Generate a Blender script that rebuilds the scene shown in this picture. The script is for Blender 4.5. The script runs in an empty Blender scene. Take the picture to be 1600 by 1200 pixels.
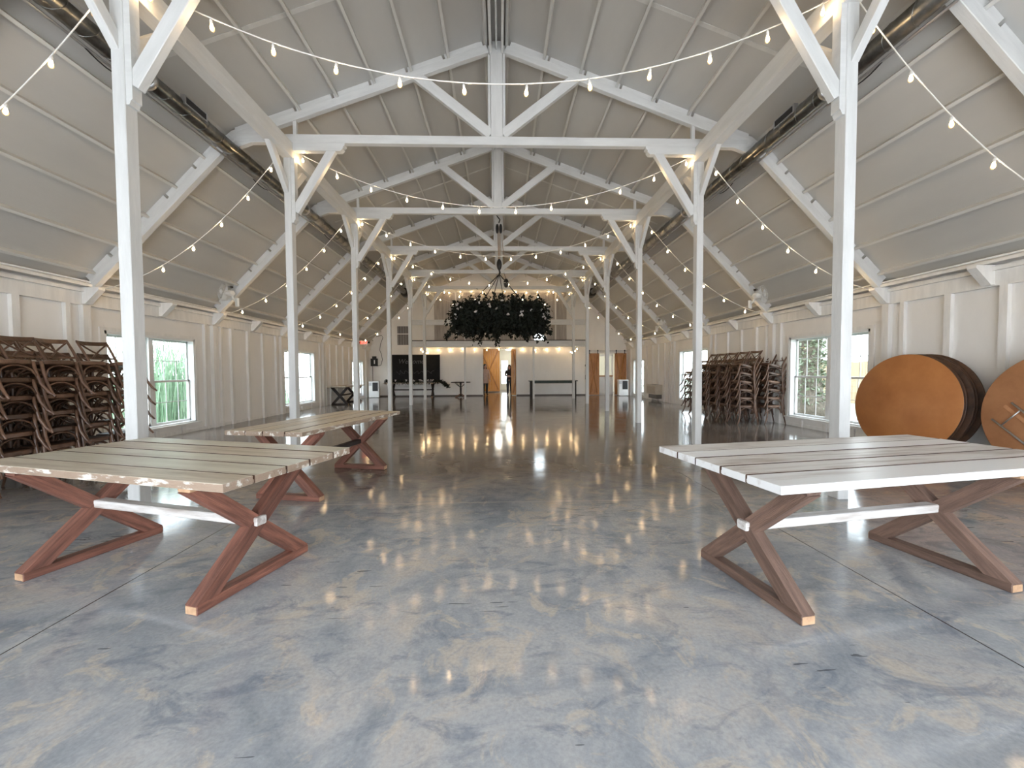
import bpy, math, random
from mathutils import Vector, Matrix, noise
R_ = random.Random(7)
C = bpy.context.scene.collection
PI = math.pi
sc = bpy.context.scene
# ---------------------------------------------------------------- camera
F, PITCH, YAW, ROLL, H, CX = 615., .0329, .0296, .0058, 1.32, .03
def cam_basis():
    c, s = math.cos(YAW), math.sin(YAW); A = Matrix(((c,-s,0),(s,c,0),(0,0,1)))
    c, s = math.cos(PITCH), math.sin(PITCH); B = Matrix(((1,0,0),(0,c,-s),(0,s,c)))
    c, s = math.cos(ROLL), math.sin(ROLL); D = Matrix(((c,0,-s),(0,1,0),(s,0,c)))
    return D @ B @ A
M3 = cam_basis()
cd = bpy.data.cameras.new('camera'); cd.sensor_width = 36; cd.lens = F/1600*36; cd.clip_start = .05; cd.clip_end = 300
cam = bpy.data.objects.new('camera', cd); C.objects.link(cam)
rt, fw, up = M3[0], M3[1], M3[2]
cam.matrix_world = Matrix(((rt[0],up[0],-fw[0],CX),(rt[1],up[1],-fw[1],0),(rt[2],up[2],-fw[2],H),(0,0,0,1)))
sc.camera = cam
# ---------------------------------------------------------------- world, light, exposure
sc.view_settings.view_transform = 'Standard'
try: sc.view_settings.look = 'None'
except Exception: pass
sc.view_settings.gamma = 1; sc.view_settings.use_curve_mapping = False
sc.view_settings.exposure = 1.88
w = bpy.data.worlds.new('sky'); sc.world = w; w.use_nodes = True
wn = w.node_tree.nodes; wl = w.node_tree.links
bg = wn['Background']; bg.inputs[1].default_value = 2.8
tc = wn.new('ShaderNodeTexCoord'); sx = wn.new('ShaderNodeSeparateXYZ'); cr = wn.new('ShaderNodeValToRGB')
wl.new(tc.outputs['Generated'], sx.inputs[0]); wl.new(sx.outputs[2], cr.inputs[0]); wl.new(cr.outputs[0], bg.inputs[0])
cr.color_ramp.elements[0].position = 0; cr.color_ramp.elements[0].color = (.84,.90,.96,1)
cr.color_ramp.elements[1].position = .6; cr.color_ramp.elements[1].color = (.74,.86,1,1)
def portal(x, y, z, sx_, sy_, rot):
    l = bpy.data.lights.new('daylight_portal', 'AREA'); l.shape = 'RECTANGLE'; l.size = sx_; l.size_y = sy_
    l.cycles.is_portal = True
    o = bpy.data.objects.new('daylight_portal', l); C.objects.link(o); o.location = (x,y,z); o.rotation_euler = rot
portal(0, -2.5, 1.4, 10, 2.8, (PI/2,0,PI))
for s in (-1, 1):
    for yc, wd in ((8.12,2.05),(13.85,2.1)):
        portal(s*6.98, yc, 1.15, wd, 1.85, (PI/2,0,-s*PI/2) if s<0 else (PI/2,0,PI/2))
# ---------------------------------------------------------------- materials
MATS = {}
def mat(name, col, rough=.5, col2=None, scale=4., stretch=(1,1,1), bump=0., bscale=30., metal=0., emit=None, es=0., coat=0., rnd=0., ramp=(.35,.65), spec=.5, col3=None):
    if name in MATS: return MATS[name]
    m = bpy.data.materials.new(name); m.use_nodes = True; n = m.node_tree.nodes; l = m.node_tree.links
    b = n['Principled BSDF']; b.inputs['Roughness'].default_value = rough; b.inputs['Metallic'].default_value = metal
    b.inputs['Specular IOR Level'].default_value = spec
    if coat: b.inputs['Coat Weight'].default_value = coat; b.inputs['Coat Roughness'].default_value = .1
    t = n.new('ShaderNodeTexCoord'); mp = n.new('ShaderNodeMapping'); mp.inputs['Scale'].default_value = stretch
    oi = n.new('ShaderNodeObjectInfo'); ad = n.new('ShaderNodeVectorMath'); ad.operation = 'ADD'
    ml = n.new('ShaderNodeVectorMath'); ml.operation = 'MULTIPLY'; ml.inputs[1].default_value = (37,51,23)
    cb = n.new('ShaderNodeCombineXYZ')
    for i in range(3): l.new(oi.outputs['Random'], cb.inputs[i])
    l.new(cb.outputs[0], ml.inputs[0]); l.new(t.outputs['Object'], mp.inputs[0])
    l.new(mp.outputs[0], ad.inputs[0]); l.new(ml.outputs[0], ad.inputs[1])
    if col2 is None: col2 = tuple(c*.93 for c in col)
    nz = n.new('ShaderNodeTexNoise'); nz.inputs['Scale'].default_value = scale; nz.inputs['Detail'].default_value = 5; nz.inputs['Roughness'].default_value = .6
    l.new(ad.outputs[0], nz.inputs[0])
    rp = n.new('ShaderNodeValToRGB'); e = rp.color_ramp.elements
    e[0].position = ramp[0]; e[0].color = (*col2, 1); e[1].position = ramp[1]; e[1].color = (*col, 1)
    if col3: q = e.new(min(.98, ramp[1]+.12)); q.color = (*col3, 1)
    l.new(nz.outputs[0], rp.inputs[0]); out = rp.outputs[0]
    if rnd:
        hv = n.new('ShaderNodeHueSaturation'); mr = n.new('ShaderNodeMapRange'); mr.inputs[3].default_value = 1-rnd; mr.inputs[4].default_value = 1+rnd
        l.new(oi.outputs['Random'], mr.inputs[0]); l.new(mr.outputs[0], hv.inputs['Value']); l.new(out, hv.inputs['Color']); out = hv.outputs[0]
    l.new(out, b.inputs['Base Color'])
    if bump:
        n2 = n.new('ShaderNodeTexNoise'); n2.inputs['Scale'].default_value = bscale; n2.inputs['Detail'].default_value = 3; l.new(ad.outputs[0], n2.inputs[0])
        bp = n.new('ShaderNodeBump'); bp.inputs['Strength'].default_value = bump; bp.inputs['Distance'].default_value = .01
        l.new(n2.outputs[0], bp.inputs['Height']); l.new(bp.outputs[0], b.inputs['Normal'])
    if emit: b.inputs['Emission Color'].default_value = (*emit, 1); b.inputs['Emission Strength'].default_value = es
    MATS[name] = m; return m
WHITE = mat('white_paint', (.70,.695,.68), .5, (.62,.615,.60), 5, (.35,2,2), .25, 25)
WALL  = mat('wall_paint', (.84,.81,.775), .5, (.80,.77,.735), 2.5, (1,1,.4), .12, 40)
STUD  = mat('stud_paint', (.83,.805,.77), .45, (.73,.71,.68), 5, (2,2,.35), .2, 30)
CEIL  = mat('ceiling_panel', (.52,.505,.475), .7, (.475,.46,.435), 1.2, (1,.35,1), .1, 40)
PURL  = mat('purlin_paint', (.64,.63,.60), .6, (.58,.57,.54), 4, (2,.3,2), .15, 30)
RIBS  = mat('metal_cladding', (.50,.46,.42), .45, (.36,.32,.29), 3, (4,1,.4))
DUCT  = mat('spiral_steel', (.30,.30,.29), .30, (.15,.15,.145), 6, (1,1,1), .1, 20, metal=1)
DARK  = mat('black_metal', (.02,.02,.022), .5, (.012,.012,.012))
BLACKP= mat('chalk_black', (.010,.010,.011), .8, (.014,.014,.015), 3, spec=.15)
CHALK = mat('chalk', (.16,.16,.17), .9, (.05,.05,.06), 30)
REDW  = mat('red_brown_wood', (.26,.105,.07), .55, (.12,.048,.032), 7, (.5,5,5), .5, 40, rnd=.25)
GREYW = mat('weathered_brown_wood', (.22,.13,.095), .6, (.12,.07,.05), 7, (.5,5,5), .6, 40, rnd=.15)
RAWW  = mat('raw_end_grain', (.55,.34,.20), .7, (.42,.25,.14), 30)
PALEW = mat('pale_plank', (.60,.53,.42), .35, (.34,.26,.18), 4, (.45,4,4), .3, 40, ramp=(.3,.6))
PALE2 = mat('greenish_plank', (.60,.57,.46), .3, (.42,.37,.28), 4, (.45,4,4), .3, 40, ramp=(.3,.6))
YELW  = mat('honey_plank', (.60,.50,.36), .35, (.40,.31,.21), 4, (.45,4,4), .3, 40, ramp=(.3,.6))
PLW   = mat('white_plank', (.80,.79,.78), .3, (.55,.50,.47), 3, (.4,4,4), .3, 40, ramp=(.28,.46))
PLW2  = mat('worn_white_plank', (.70,.67,.64), .35, (.42,.36,.32), 5, (.4,4,4), .4, 40, ramp=(.35,.55))
CHIP  = mat('chipped_edge', (.66,.61,.54), .6, (.30,.215,.155), 7, (1,3,3), .6, 30, ramp=(.55,.62))
PLY   = mat('table_plywood', (.50,.20,.06), .45, (.38,.135,.036), 2.5, (1,1,1), .05, 20, ramp=(.3,.7))
PLYD  = mat('dark_edge_and_shade', (.10,.045,.022), .5, (.04,.02,.012), 6)
PLYU  = mat('table_underside', (.50,.235,.11), .6, (.38,.165,.07), 3)
CHW   = mat('chair_wood', (.15,.08,.048), .33, (.075,.036,.021), 9, (1,1,1), .2, 40, rnd=.3)
CHSEAT= mat('chair_seat', (.085,.045,.028), .6, (.05,.028,.018), 60)
BARN  = mat('barn_door_wood', (.68,.33,.07), .4, (.50,.21,.04), 5, (4,4,.5), .2, 30)
BARN3 = mat('barn_cross_wood', (.46,.20,.045), .5, (.30,.12,.03), 5, (.5,5,5), .2, 30)
BARN2 = mat('barn_door_aged', (.56,.27,.10), .45, (.30,.12,.045), 5, (5,5,.4), .2, 30)
STEEL = mat('grey_steel', (.55,.55,.56), .3, (.45,.45,.46), 8, metal=.9)
PLAST = mat('white_plastic', (.80,.80,.79), .35, (.76,.76,.75))
CREAM = mat('cream_enamel', (.58,.53,.46), .4, (.52,.47,.40))
VENTM = mat('dark_vent', (.18,.17,.16), .5, (.11,.10,.10), 20, (1,1,20))
DWOOD = mat('dark_stained_wood', (.028,.019,.016), .5, (.016,.011,.010), 8, spec=.3)
GREEN = mat('dark_green_paint', (.03,.05,.035), .5, (.02,.032,.024), 8)
CONC  = mat('cord_white', (.75,.73,.70), .5)
ROPE  = mat('rope', (.40,.28,.19), .8, (.28,.19,.12), 60)
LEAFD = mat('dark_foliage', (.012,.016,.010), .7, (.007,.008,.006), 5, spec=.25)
FLOW  = mat('white_petals', (.62,.58,.56), .7, (.40,.35,.34), 10)
GRASS = mat('grass_leaf', (.34,.44,.30), .5, (.15,.26,.15), 2)
BARK  = mat('bark', (.16,.13,.10), .9, (.08,.065,.05), 8, (4,4,1), .8, 20)
IVY   = mat('ivy_leaf', (.17,.19,.12), .5, (.09,.11,.06), 3)
FENCE = mat('fence_wood', (.42,.30,.18), .8, (.30,.21,.13), 3, (4,4,.4))
GROUND= mat('ground_outside', (.22,.22,.17), .95, (.15,.17,.10), 3, (1,1,1), .4, 10)
SKIN  = mat('skin', (.55,.33,.25), .5, (.50,.29,.22))
HAIR  = mat('dark_hair', (.03,.02,.016), .5, (.018,.012,.01), 20)
RED   = mat('exit_red', (.7,.02,.02), .4, (.7,.02,.02), emit=(1,.05,.03), es=1.2)
BULB  = mat('bulb_filament', (1,.8,.5), .3, (1,.8,.5), emit=(1,.75,.46), es=62)
def bulb_glass():
    m = bpy.data.materials.new('amber_bulb_glass'); m.use_nodes = True; n = m.node_tree.nodes; l = m.node_tree.links
    for q in list(n): n.remove(q)
    o = n.new('ShaderNodeOutputMaterial'); tr = n.new('ShaderNodeBsdfTransparent'); tr.inputs[0].default_value = (1,.93,.80,1)
    e = n.new('ShaderNodeEmission'); e.inputs[0].default_value = (1,.62,.27,1); e.inputs[1].default_value = .8; mx = n.new('ShaderNodeMixShader'); mx.inputs[0].default_value = .42
    l.new(tr.outputs[0], mx.inputs[1]); l.new(e.outputs[0], mx.inputs[2]); l.new(mx.outputs[0], o.inputs[0]); return m
BGLASS = bulb_glass()
HALL  = mat('hall_paint', (.82,.80,.72), .6, (.80,.78,.70))
FILLD = mat('fill_light_diffuser', (1,1,1), .5, (1,1,1), emit=(1,.93,.80), es=32)
def glass_mat():
    m = bpy.data.materials.new('window_glass'); m.use_nodes = True; n = m.node_tree.nodes; l = m.node_tree.links
    for q in list(n): n.remove(q)
    o = n.new('ShaderNodeOutputMaterial'); tr = n.new('ShaderNodeBsdfTransparent'); tr.inputs[0].default_value = (.97,.99,.98,1)
    gl = n.new('ShaderNodeBsdfGlossy'); gl.inputs['Roughness'].default_value = .02; mx = n.new('ShaderNodeMixShader')
    mx.inputs[0].default_value = .05
    l.new(tr.outputs[0], mx.inputs[1]); l.new(gl.outputs[0], mx.inputs[2]); l.new(mx.outputs[0], o.inputs[0])
    return m
GLASS = glass_mat()
def floor_mat():
    m = bpy.data.materials.new('stained_concrete'); m.use_nodes = True; n = m.node_tree.nodes; l = m.node_tree.links
    b = n['Principled BSDF']; t = n.new('ShaderNodeTexCoord')
    def noi(sc_, det, ro, mp_=(1,1,1), dist=0, off=(0,0,0)):
        mp = n.new('ShaderNodeMapping'); mp.inputs['Scale'].default_value = mp_; mp.inputs['Location'].default_value = off; l.new(t.outputs['Object'], mp.inputs[0])
        z = n.new('ShaderNodeTexNoise'); z.inputs['Scale'].default_value = sc_; z.inputs['Detail'].default_value = det; z.inputs['Roughness'].default_value = ro
        z.inputs['Distortion'].default_value = dist; l.new(mp.outputs[0], z.inputs[0]); return z.outputs[0]
    def ramp(src, st):
        r = n.new('ShaderNodeValToRGB'); e = r.color_ramp.elements
        while len(e) < len(st): e.new(.5)
        for q, (p, c) in zip(e, st): q.position = p; q.color = (*c, 1) if len(c) == 3 else c
        l.new(src, r.inputs[0]); return r.outputs[0]
    def mix(f, a, c2, mode='MIX'):
        x = n.new('ShaderNodeMix'); x.data_type = 'RGBA'; x.blend_type = mode
        if isinstance(f, float): x.inputs[0].default_value = f
        else: l.new(f, x.inputs[0])
        for i, v in ((6, a), (7, c2)):
            if isinstance(v, tuple): x.inputs[i].default_value = (*v, 1)
            else: l.new(v, x.inputs[i])
        return x.outputs[2]
    g = lambda v: (v, v, v)
    big = noi(1.5, 8, .66, (1,1,1), .9)
    base = ramp(big, [(.30,(.22,.235,.25)), (.43,(.31,.32,.335)), (.53,(.39,.385,.38)), (.66,(.47,.42,.37))])
    fine = noi(5, 8, .7, (1,1.3,1), 1.2, (3,1,0))
    base = mix(ramp(fine, [(.48,g(0)),(.64,g(.5))]), base, (.24,.25,.27))
    pat = noi(3.4, 8, .68, (1,1,1), 1.2, (7,2,0))
    base = mix(ramp(pat, [(.54,g(0)),(.62,g(.75))]), base, (.50,.43,.355))
    dk = noi(2.6, 9, .72, (1,2.0,1), 1.0, (1,9,0))
    base = mix(ramp(dk, [(.53,g(0)),(.64,g(.62))]), base, (.165,.185,.225))
    grain = noi(60, 3, .6)
    base = mix(.25, base, ramp(grain, [(.3,g(.35)),(.7,g(.75))]), 'OVERLAY')
    sp = n.new('ShaderNodeSeparateXYZ'); l.new(t.outputs['Object'], sp.inputs[0])
    def math_(op, a, b_=None, c_=None):
        q = n.new('ShaderNodeMath'); q.operation = op
        for i, v in enumerate((a, b_, c_)):
            if v is None: continue
            if isinstance(v, (int, float)): q.inputs[i].default_value = v
            else: l.new(v, q.inputs[i])
        return q.outputs[0]
    X, Y = sp.outputs[0], sp.outputs[1]
    # beyond the first construction joint: brown stain plus brown reflections painted into the colour
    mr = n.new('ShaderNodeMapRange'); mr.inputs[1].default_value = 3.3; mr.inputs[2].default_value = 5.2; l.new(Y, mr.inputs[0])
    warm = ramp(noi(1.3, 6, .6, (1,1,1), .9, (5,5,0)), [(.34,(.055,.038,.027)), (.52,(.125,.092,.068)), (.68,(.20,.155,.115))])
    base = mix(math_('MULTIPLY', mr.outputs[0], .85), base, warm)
    wob = math_('MULTIPLY', math_('SUBTRACT', noi(3, 2, .5), .5), .02)
    jx = math_('LESS_THAN', math_('ABSOLUTE', math_('SUBTRACT', math_('ABSOLUTE', X), 2.33)), .0045)
    jy = math_('LESS_THAN', math_('ABSOLUTE', math_('ADD', math_('SUBTRACT', Y, 3.93), wob)), .014)
    jy2 = math_('MAXIMUM', math_('LESS_THAN', math_('ABSOLUTE', math_('SUBTRACT', Y, 9.75)), .006), math_('LESS_THAN', math_('ABSOLUTE', math_('SUBTRACT', Y, 15.6)), .008))
    base = mix(math_('MULTIPLY', jy, .55), base, (.42,.38,.34))
    base = mix(math_('MAXIMUM', jx, jy2), base, (.03,.03,.035))
    sc1 = math_('GREATER_THAN', math_('MULTIPLY', noi(1, 2, .4, (5,46,1), .3, (11,4,0)), noi(1.1, 2, .5, (1,1,1), 0, (2,8,0))), .43)
    base = mix(math_('MULTIPLY', sc1, .7), base, (.05,.055,.065))
    l.new(base, b.inputs['Base Color'])
    rr = n.new('ShaderNodeMapRange'); rr.inputs[1].default_value = .3; rr.inputs[2].default_value = .7; rr.inputs[3].default_value = .055; rr.inputs[4].default_value = .17
    l.new(noi(2.2, 6, .7, (1,1,1), .8, (2,2,0)), rr.inputs[0]); l.new(rr.outputs[0], b.inputs['Roughness'])
    b.inputs['Specular IOR Level'].default_value = .6
    bp = n.new('ShaderNodeBump'); bp.inputs['Strength'].default_value = .04; bp.inputs['Distance'].default_value = .02
    l.new(noi(4, 4, .6, (1,1,1), .5), bp.inputs['Height']); l.new(bp.outputs[0], b.inputs['Normal'])
    return m
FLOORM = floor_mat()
# ---------------------------------------------------------------- mesh helpers
class MB:
    def __init__(s): s.v = []; s.f = []; s.sm = []
    def add(s, vs, fs, smooth=False):
        o = len(s.v); s.v += [tuple(x) for x in vs]; s.f += [tuple(i+o for i in q) for q in fs]; s.sm += [smooth]*len(fs); return s
    def box(s, x0, x1, y0, y1, z0, z1):
        return s.add([(x0,y0,z0),(x1,y0,z0),(x1,y1,z0),(x0,y1,z0),(x0,y0,z1),(x1,y0,z1),(x1,y1,z1),(x0,y1,z1)],
                     [(3,2,1,0),(4,5,6,7),(0,1,5,4),(1,2,6,5),(2,3,7,6),(3,0,4,7)])
    def bbox(s, x0, x1, y0, y1, z0, z1, b=.006):
        # box with chamfered edges along x (the long axis) and softened ends
        def ring(x, i):
            return [(x,y0+b+i,z0+i),(x,y1-b-i,z0+i),(x,y1-i,z0+b+i),(x,y1-i,z1-b-i),(x,y1-b-i,z1-i),(x,y0+b+i,z1-i),(x,y0+i,z1-b-i),(x,y0+i,z0+b+i)]
        vs = ring(x0,b*.6)+ring(x0+b*.7,0)+ring(x1-b*.7,0)+ring(x1,b*.6); fs = []
        for k in range(3):
            for i in range(8): j = (i+1)%8; fs.append((k*8+i,(k+1)*8+i,(k+1)*8+j,k*8+j))
        fs.append(tuple(range(8))); fs.append(tuple(reversed(range(24,32))))
        return s.add(vs, fs)
    def prism(s, pts, axis, a, b_):
        # pts: 2D outline; axis 'x','y','z' extruded from a to b_
        n = len(pts)
        def p(u, v, t): return {'x':(t,u,v),'y':(u,t,v),'z':(u,v,t)}[axis]
        vs = [p(u,v,a) for u,v in pts]+[p(u,v,b_) for u,v in pts]
        fs = [tuple(range(n)), tuple(reversed(range(n,2*n)))]+[(i,i+n,(i+1)%n+n,(i+1)%n) for i in range(n)]
        return s.add(vs, fs)
    def tube(s, pts, r, n=8, cap=True):
        pts = [Vector(p) for p in pts]; rs = r if isinstance(r, (list,tuple)) else [r]*len(pts)
        vs = []; up0 = None
        for i, p in enumerate(pts):
            d = (pts[min(i+1,len(pts)-1)]-pts[max(i-1,0)]).normalized()
            if up0 is None: up0 = Vector((0,0,1)) if abs(d.z) < .9 else Vector((1,0,0))
            a = d.cross(up0).normalized(); b = a.cross(d).normalized(); up0 = b
            for k in range(n): t = 2*PI*k/n; vs.append(p+a*rs[i]*math.cos(t)+b*rs[i]*math.sin(t))
        fs = []
        for i in range(len(pts)-1):
            for k in range(n): j = (k+1)%n; fs.append((i*n+k,i*n+j,(i+1)*n+j,(i+1)*n+k))
        if cap: fs += [tuple(reversed(range(n))), tuple(range((len(pts)-1)*n, len(pts)*n))]
        return s.add(vs, fs, True)
    def lathe(s, prof, n=16, axis='z', c=(0,0,0)):
        vs = []
        for r, z in prof:
            for k in range(n):
                t = 2*PI*k/n; x, y = r*math.cos(t), r*math.sin(t)
                q = {'z':(x,y,z),'y':(x,z,y),'x':(z,x,y)}[axis]; vs.append((q[0]+c[0],q[1]+c[1],q[2]+c[2]))
        fs = []
        for i in range(len(prof)-1):
            for k in range(n): j = (k+1)%n; fs.append((i*n+k,i*n+j,(i+1)*n+j,(i+1)*n+k))
        fs += [tuple(reversed(range(n))), tuple(range((len(prof)-1)*n, len(prof)*n))]
        return s.add(vs, fs, True)
    def ball(s, c, r, n=8, sq=(1,1,1)):
        pr = [(r*math.sin(PI*i/n), -r*math.cos(PI*i/n)) for i in range(1,n)]
        o = len(s.v); s.lathe(pr, 10)
        s.v[o:] = [(x*sq[0]+c[0], y*sq[1]+c[1], z*sq[2]+c[2]) for x,y,z in s.v[o:]]
        return s
    def sheet(s, pts): return s.add(pts, [tuple(range(len(pts)))])
    def mesh(s, name, m):
        me = bpy.data.meshes.new(name); me.from_pydata(s.v, [], s.f); me.update()
        for p, q in zip(me.polygons, s.sm): p.use_smooth = q
        for q in (m if isinstance(m, (list,tuple)) else [m]): me.materials.append(q)
        return me
    def build(s, name, m, parent=None, loc=None, mtx=None):
        o = bpy.data.objects.new(name, s.mesh(name, m)); C.objects.link(o)
        if parent: o.parent = parent
        if loc: o.location = loc
        if mtx is not None: o.matrix_local = mtx
        return o
def fix_normals(o):
    import bmesh
    b = bmesh.new(); b.from_mesh(o.data); bmesh.ops.recalc_face_normals(b, faces=b.faces); b.to_mesh(o.data); b.free()
def tag(o, label=None, cat=None, group=None, kind=None):
    if label: o['label'] = label
    if cat: o['category'] = cat
    if group: o['group'] = group
    if kind: o['kind'] = kind
    return o
def thing(name, label, cat, loc=(0,0,0), rz=0, group=None):
    o = bpy.data.objects.new(name, None); C.objects.link(o); o.location = loc; o.rotation_euler = (0,0,rz); o.empty_display_size = .1
    return tag(o, label, cat, group)
def struct(name, mb, m, parent=None):
    o = mb.build(name, m, parent)
    if not parent: o['kind'] = 'structure'
    return o
def frame_mtx(p0, p1, upv=(0,0,1)):
    p0 = Vector(p0); d = (Vector(p1)-p0); L = d.length; d.normalize(); u = Vector(upv)
    if abs(d.dot(u)) > .98: u = Vector((0,1,0))
    y = u.cross(d).normalized(); z = d.cross(y)
    return Matrix(((d.x,y.x,z.x,p0.x),(d.y,y.y,z.y,p0.y),(d.z,y.z,z.z,p0.z),(0,0,0,1))), L
def timber(name, p0, p1, wy, hz, m, parent=None, upv=(0,0,1), b=.006):
    # a straight timber from p0 to p1 (centre line), wy wide, hz deep, grain along its own x
    mt, L = frame_mtx(p0, p1, upv)
    return MB().bbox(0, L, -wy/2, wy/2, -hz/2, hz/2, b).build(name, m, parent, mtx=mt)
children = {}
def kids(o): return list(o.children)
def copy_tree(o, parent=None):
    c = o.copy(); C.objects.link(c)
    if parent: c.parent = parent
    for ch in kids_cache(o): copy_tree(ch, c)
    return c
_kc = {}
def kids_cache(o):
    if o.name not in _kc: _kc[o.name] = list(o.children)
    return _kc[o.name]
# ---------------------------------------------------------------- dimensions
XW = 6.9; YF = 21.1; YB = -2.5; Y0 = 3.85; S = 2.93
BY = [Y0+S*k for k in range(6)]
rz_main = lambda x: 6.95-.36*abs(x)
rz_side = lambda x: 2.92+1.03*(6.85-abs(x))
XBK = 4.516
def roofz(x): return rz_main(x) if abs(x) < XBK else rz_side(x)
WINS = [(7.1,9.15,.22,2.07), (12.8,14.9,.22,2.07), (18.55,20.1,.10,1.88)]
# ---------------------------------------------------------------- floor, walls, roof shell
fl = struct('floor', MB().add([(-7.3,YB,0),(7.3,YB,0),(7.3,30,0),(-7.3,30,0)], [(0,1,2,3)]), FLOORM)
def wall_side(s, name):
    mb = MB(); x0, x1 = (XW, XW+.18) if s > 0 else (-XW-.18, -XW)
    ys = [YB]+[v for q in WINS for v in q[:2]]+[YF]
    for i in range(0, len(ys), 2): mb.box(x0, x1, ys[i], ys[i+1], 0, 2.95)
    for y0, y1, z0, z1 in WINS: mb.box(x0, x1, y0, y1, 0, z0); mb.box(x0, x1, y0, y1, z1, 2.95)
    wl_ = struct(name, mb, WALL)
    def piece(nm, a, b, c, d, e, f, m=STUD):
        q = sorted((s*a, s*b)); MB().box(q[0], q[1], c, d, e, f).build(nm, m, wl_)
    # studs standing against the wall sheets
    st = []
    for k in range(-2, 7):
        yb = Y0+S*k
        st += [(yb, .12), (yb-.27, .07), (yb+.25, .06), (yb-.95, .09), (yb-1.62, .09), (yb-2.28, .09)]
    done = []
    for y, wd in sorted(st, key=lambda q: -q[1]):
        if any(abs(y-d) < .17 for d in done) or y > YF-.1 or y < YB+.05: continue
        done.append(y); wn_ = [q for q in WINS if q[0]-.1 < y < q[1]+.1]
        if wn_:
            q = wn_[0]
            if q[2] > .2: piece('stud', XW-.035, XW, y-wd/2, y+wd/2, 0, q[2]-.06)
        else: piece('stud', XW-.06-(.02 if wd > .1 else 0), XW, y-wd/2, y+wd/2, 0, 2.45)
    for k in range(-1, 12):       # rafter tail brackets at every half bay
        yb = Y0+S*(k/2)
        if yb > YF-.2: continue
        pr = [(s*(XW-.05),2.47),(s*(XW-.11),2.47),(s*(XW-.33),2.70),(s*(XW-.33),2.74),(s*(XW-.05),2.74)]
        o = MB().prism(pr, 'y', yb-.055, yb+.055).build('rafter_tail', STUD, wl_); fix_normals(o)
    return wl_
wall_side(-1, 'wall_left'); wall_side(1, 'wall_right')
tn = 1
for s in (-1, 1):
    for (a, b, z0, z1) in ((XW-.06, XW, 2.45, 2.66), (XW-.10, XW, 2.66, 2.715), (XW-.17, XW, 2.755, 2.80), (XW-.012, XW, 0, .07)):
        q = sorted((s*a, s*b)); nm = 'trim_%d' % tn if z1 > .5 else ('baseboard_left' if s < 0 else 'baseboard_right')
        if z1 > .5: tn += 1
        struct(nm, MB().box(q[0], q[1], YB, YF, z0, z1), STUD)
    tag(MB().tube([(s*(XW-.13), YB+.2, 2.835), (s*(XW-.13), YF-.4, 2.835)], .016, 8).build('electrical_conduit', STUD),
        'thin painted conduit running along the top of the %s wall' % ('left' if s < 0 else 'right'), 'pipe')
# far wall with openings
OPS = [(-.88,.88,0,2.51), (5.30,6.25,0,2.22)]
mb = MB()
xs = [-XW,-.88,.88,5.30,6.25,XW]
mb.box(-XW-.18,-.88,YF,YF+.15,0,2.6); mb.box(.88,5.30,YF,YF+.15,0,2.6); mb.box(6.25,XW+.18,YF,YF+.15,0,2.6)
mb.box(-.88,.88,YF,YF+.15,2.51,2.6); mb.box(5.30,6.25,YF,YF+.15,2.22,2.6)
wx0, wx1, wz0, wz1 = 1.82, 2.42, 2.85, 4.05
mb.prism([(-XW-.18,2.6),(wx0,2.6),(wx0,roofz(wx0)+.1),(0,7.1),(-XBK,5.45),(-XW-.18,2.95)], 'y', YF, YF+.15)
mb.prism([(wx1,2.6),(XW+.18,2.6),(XW+.18,2.95),(XBK,5.45),(wx1,roofz(wx1)+.1)], 'y', YF, YF+.15)
mb.box(wx0,wx1,YF,YF+.15,2.6,wz0); mb.prism([(wx0,wz1),(wx1,wz1),(wx1,roofz(wx1)+.1),(wx0,roofz(wx0)+.1)], 'y', YF, YF+.15)
wf = struct('wall_far', mb, WALL); fix_normals(wf)
cl = MB(); x = -3.45
while x < 3.45:      # ribbed cladding above the loft
    z1 = 5.50
    if not (wx0-.1 < x+.06 < wx1+.1): cl.box(x, x+.075, YF-.03, YF-.001, 2.78, z1)
    else: cl.box(x, x+.075, YF-.03, YF-.001, wz1+.08, z1)
    cl.box(x+.075, x+.15, YF-.012, YF-.001, 2.78 if not (wx0-.2 < x < wx1+.1) else wz1+.08, z1); x += .15
cl.build('ribbed_cladding', RIBS, wf)
for x in (-2.3, -.75, .75, 3.0): MB().box(x-.04, x+.04, YF-.09, YF-.032, 2.78, 5.5).build('stud', STUD, wf)
struct('baseboard_far', MB().box(-XW,-.9,YF-.015,YF,0,.06).box(.9,4.8,YF-.015,YF,0,.06), mat('dark_base', (.12,.10,.09), .5))
# back wall behind the camera, with the wide doorway the daylight comes through
mb = MB().box(-XW-.18,-5,YB-.15,YB,0,2.8).box(5,XW+.18,YB-.15,YB,0,2.8)
mb.prism([(-XW-.18,2.8),(XW+.18,2.8),(XW+.18,2.95),(XBK,5.45),(0,7.1),(-XBK,5.45),(-XW-.18,2.95)], 'y', YB-.15, YB)
wb = struct('wall_back', mb, WALL); fix_normals(wb)
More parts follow.
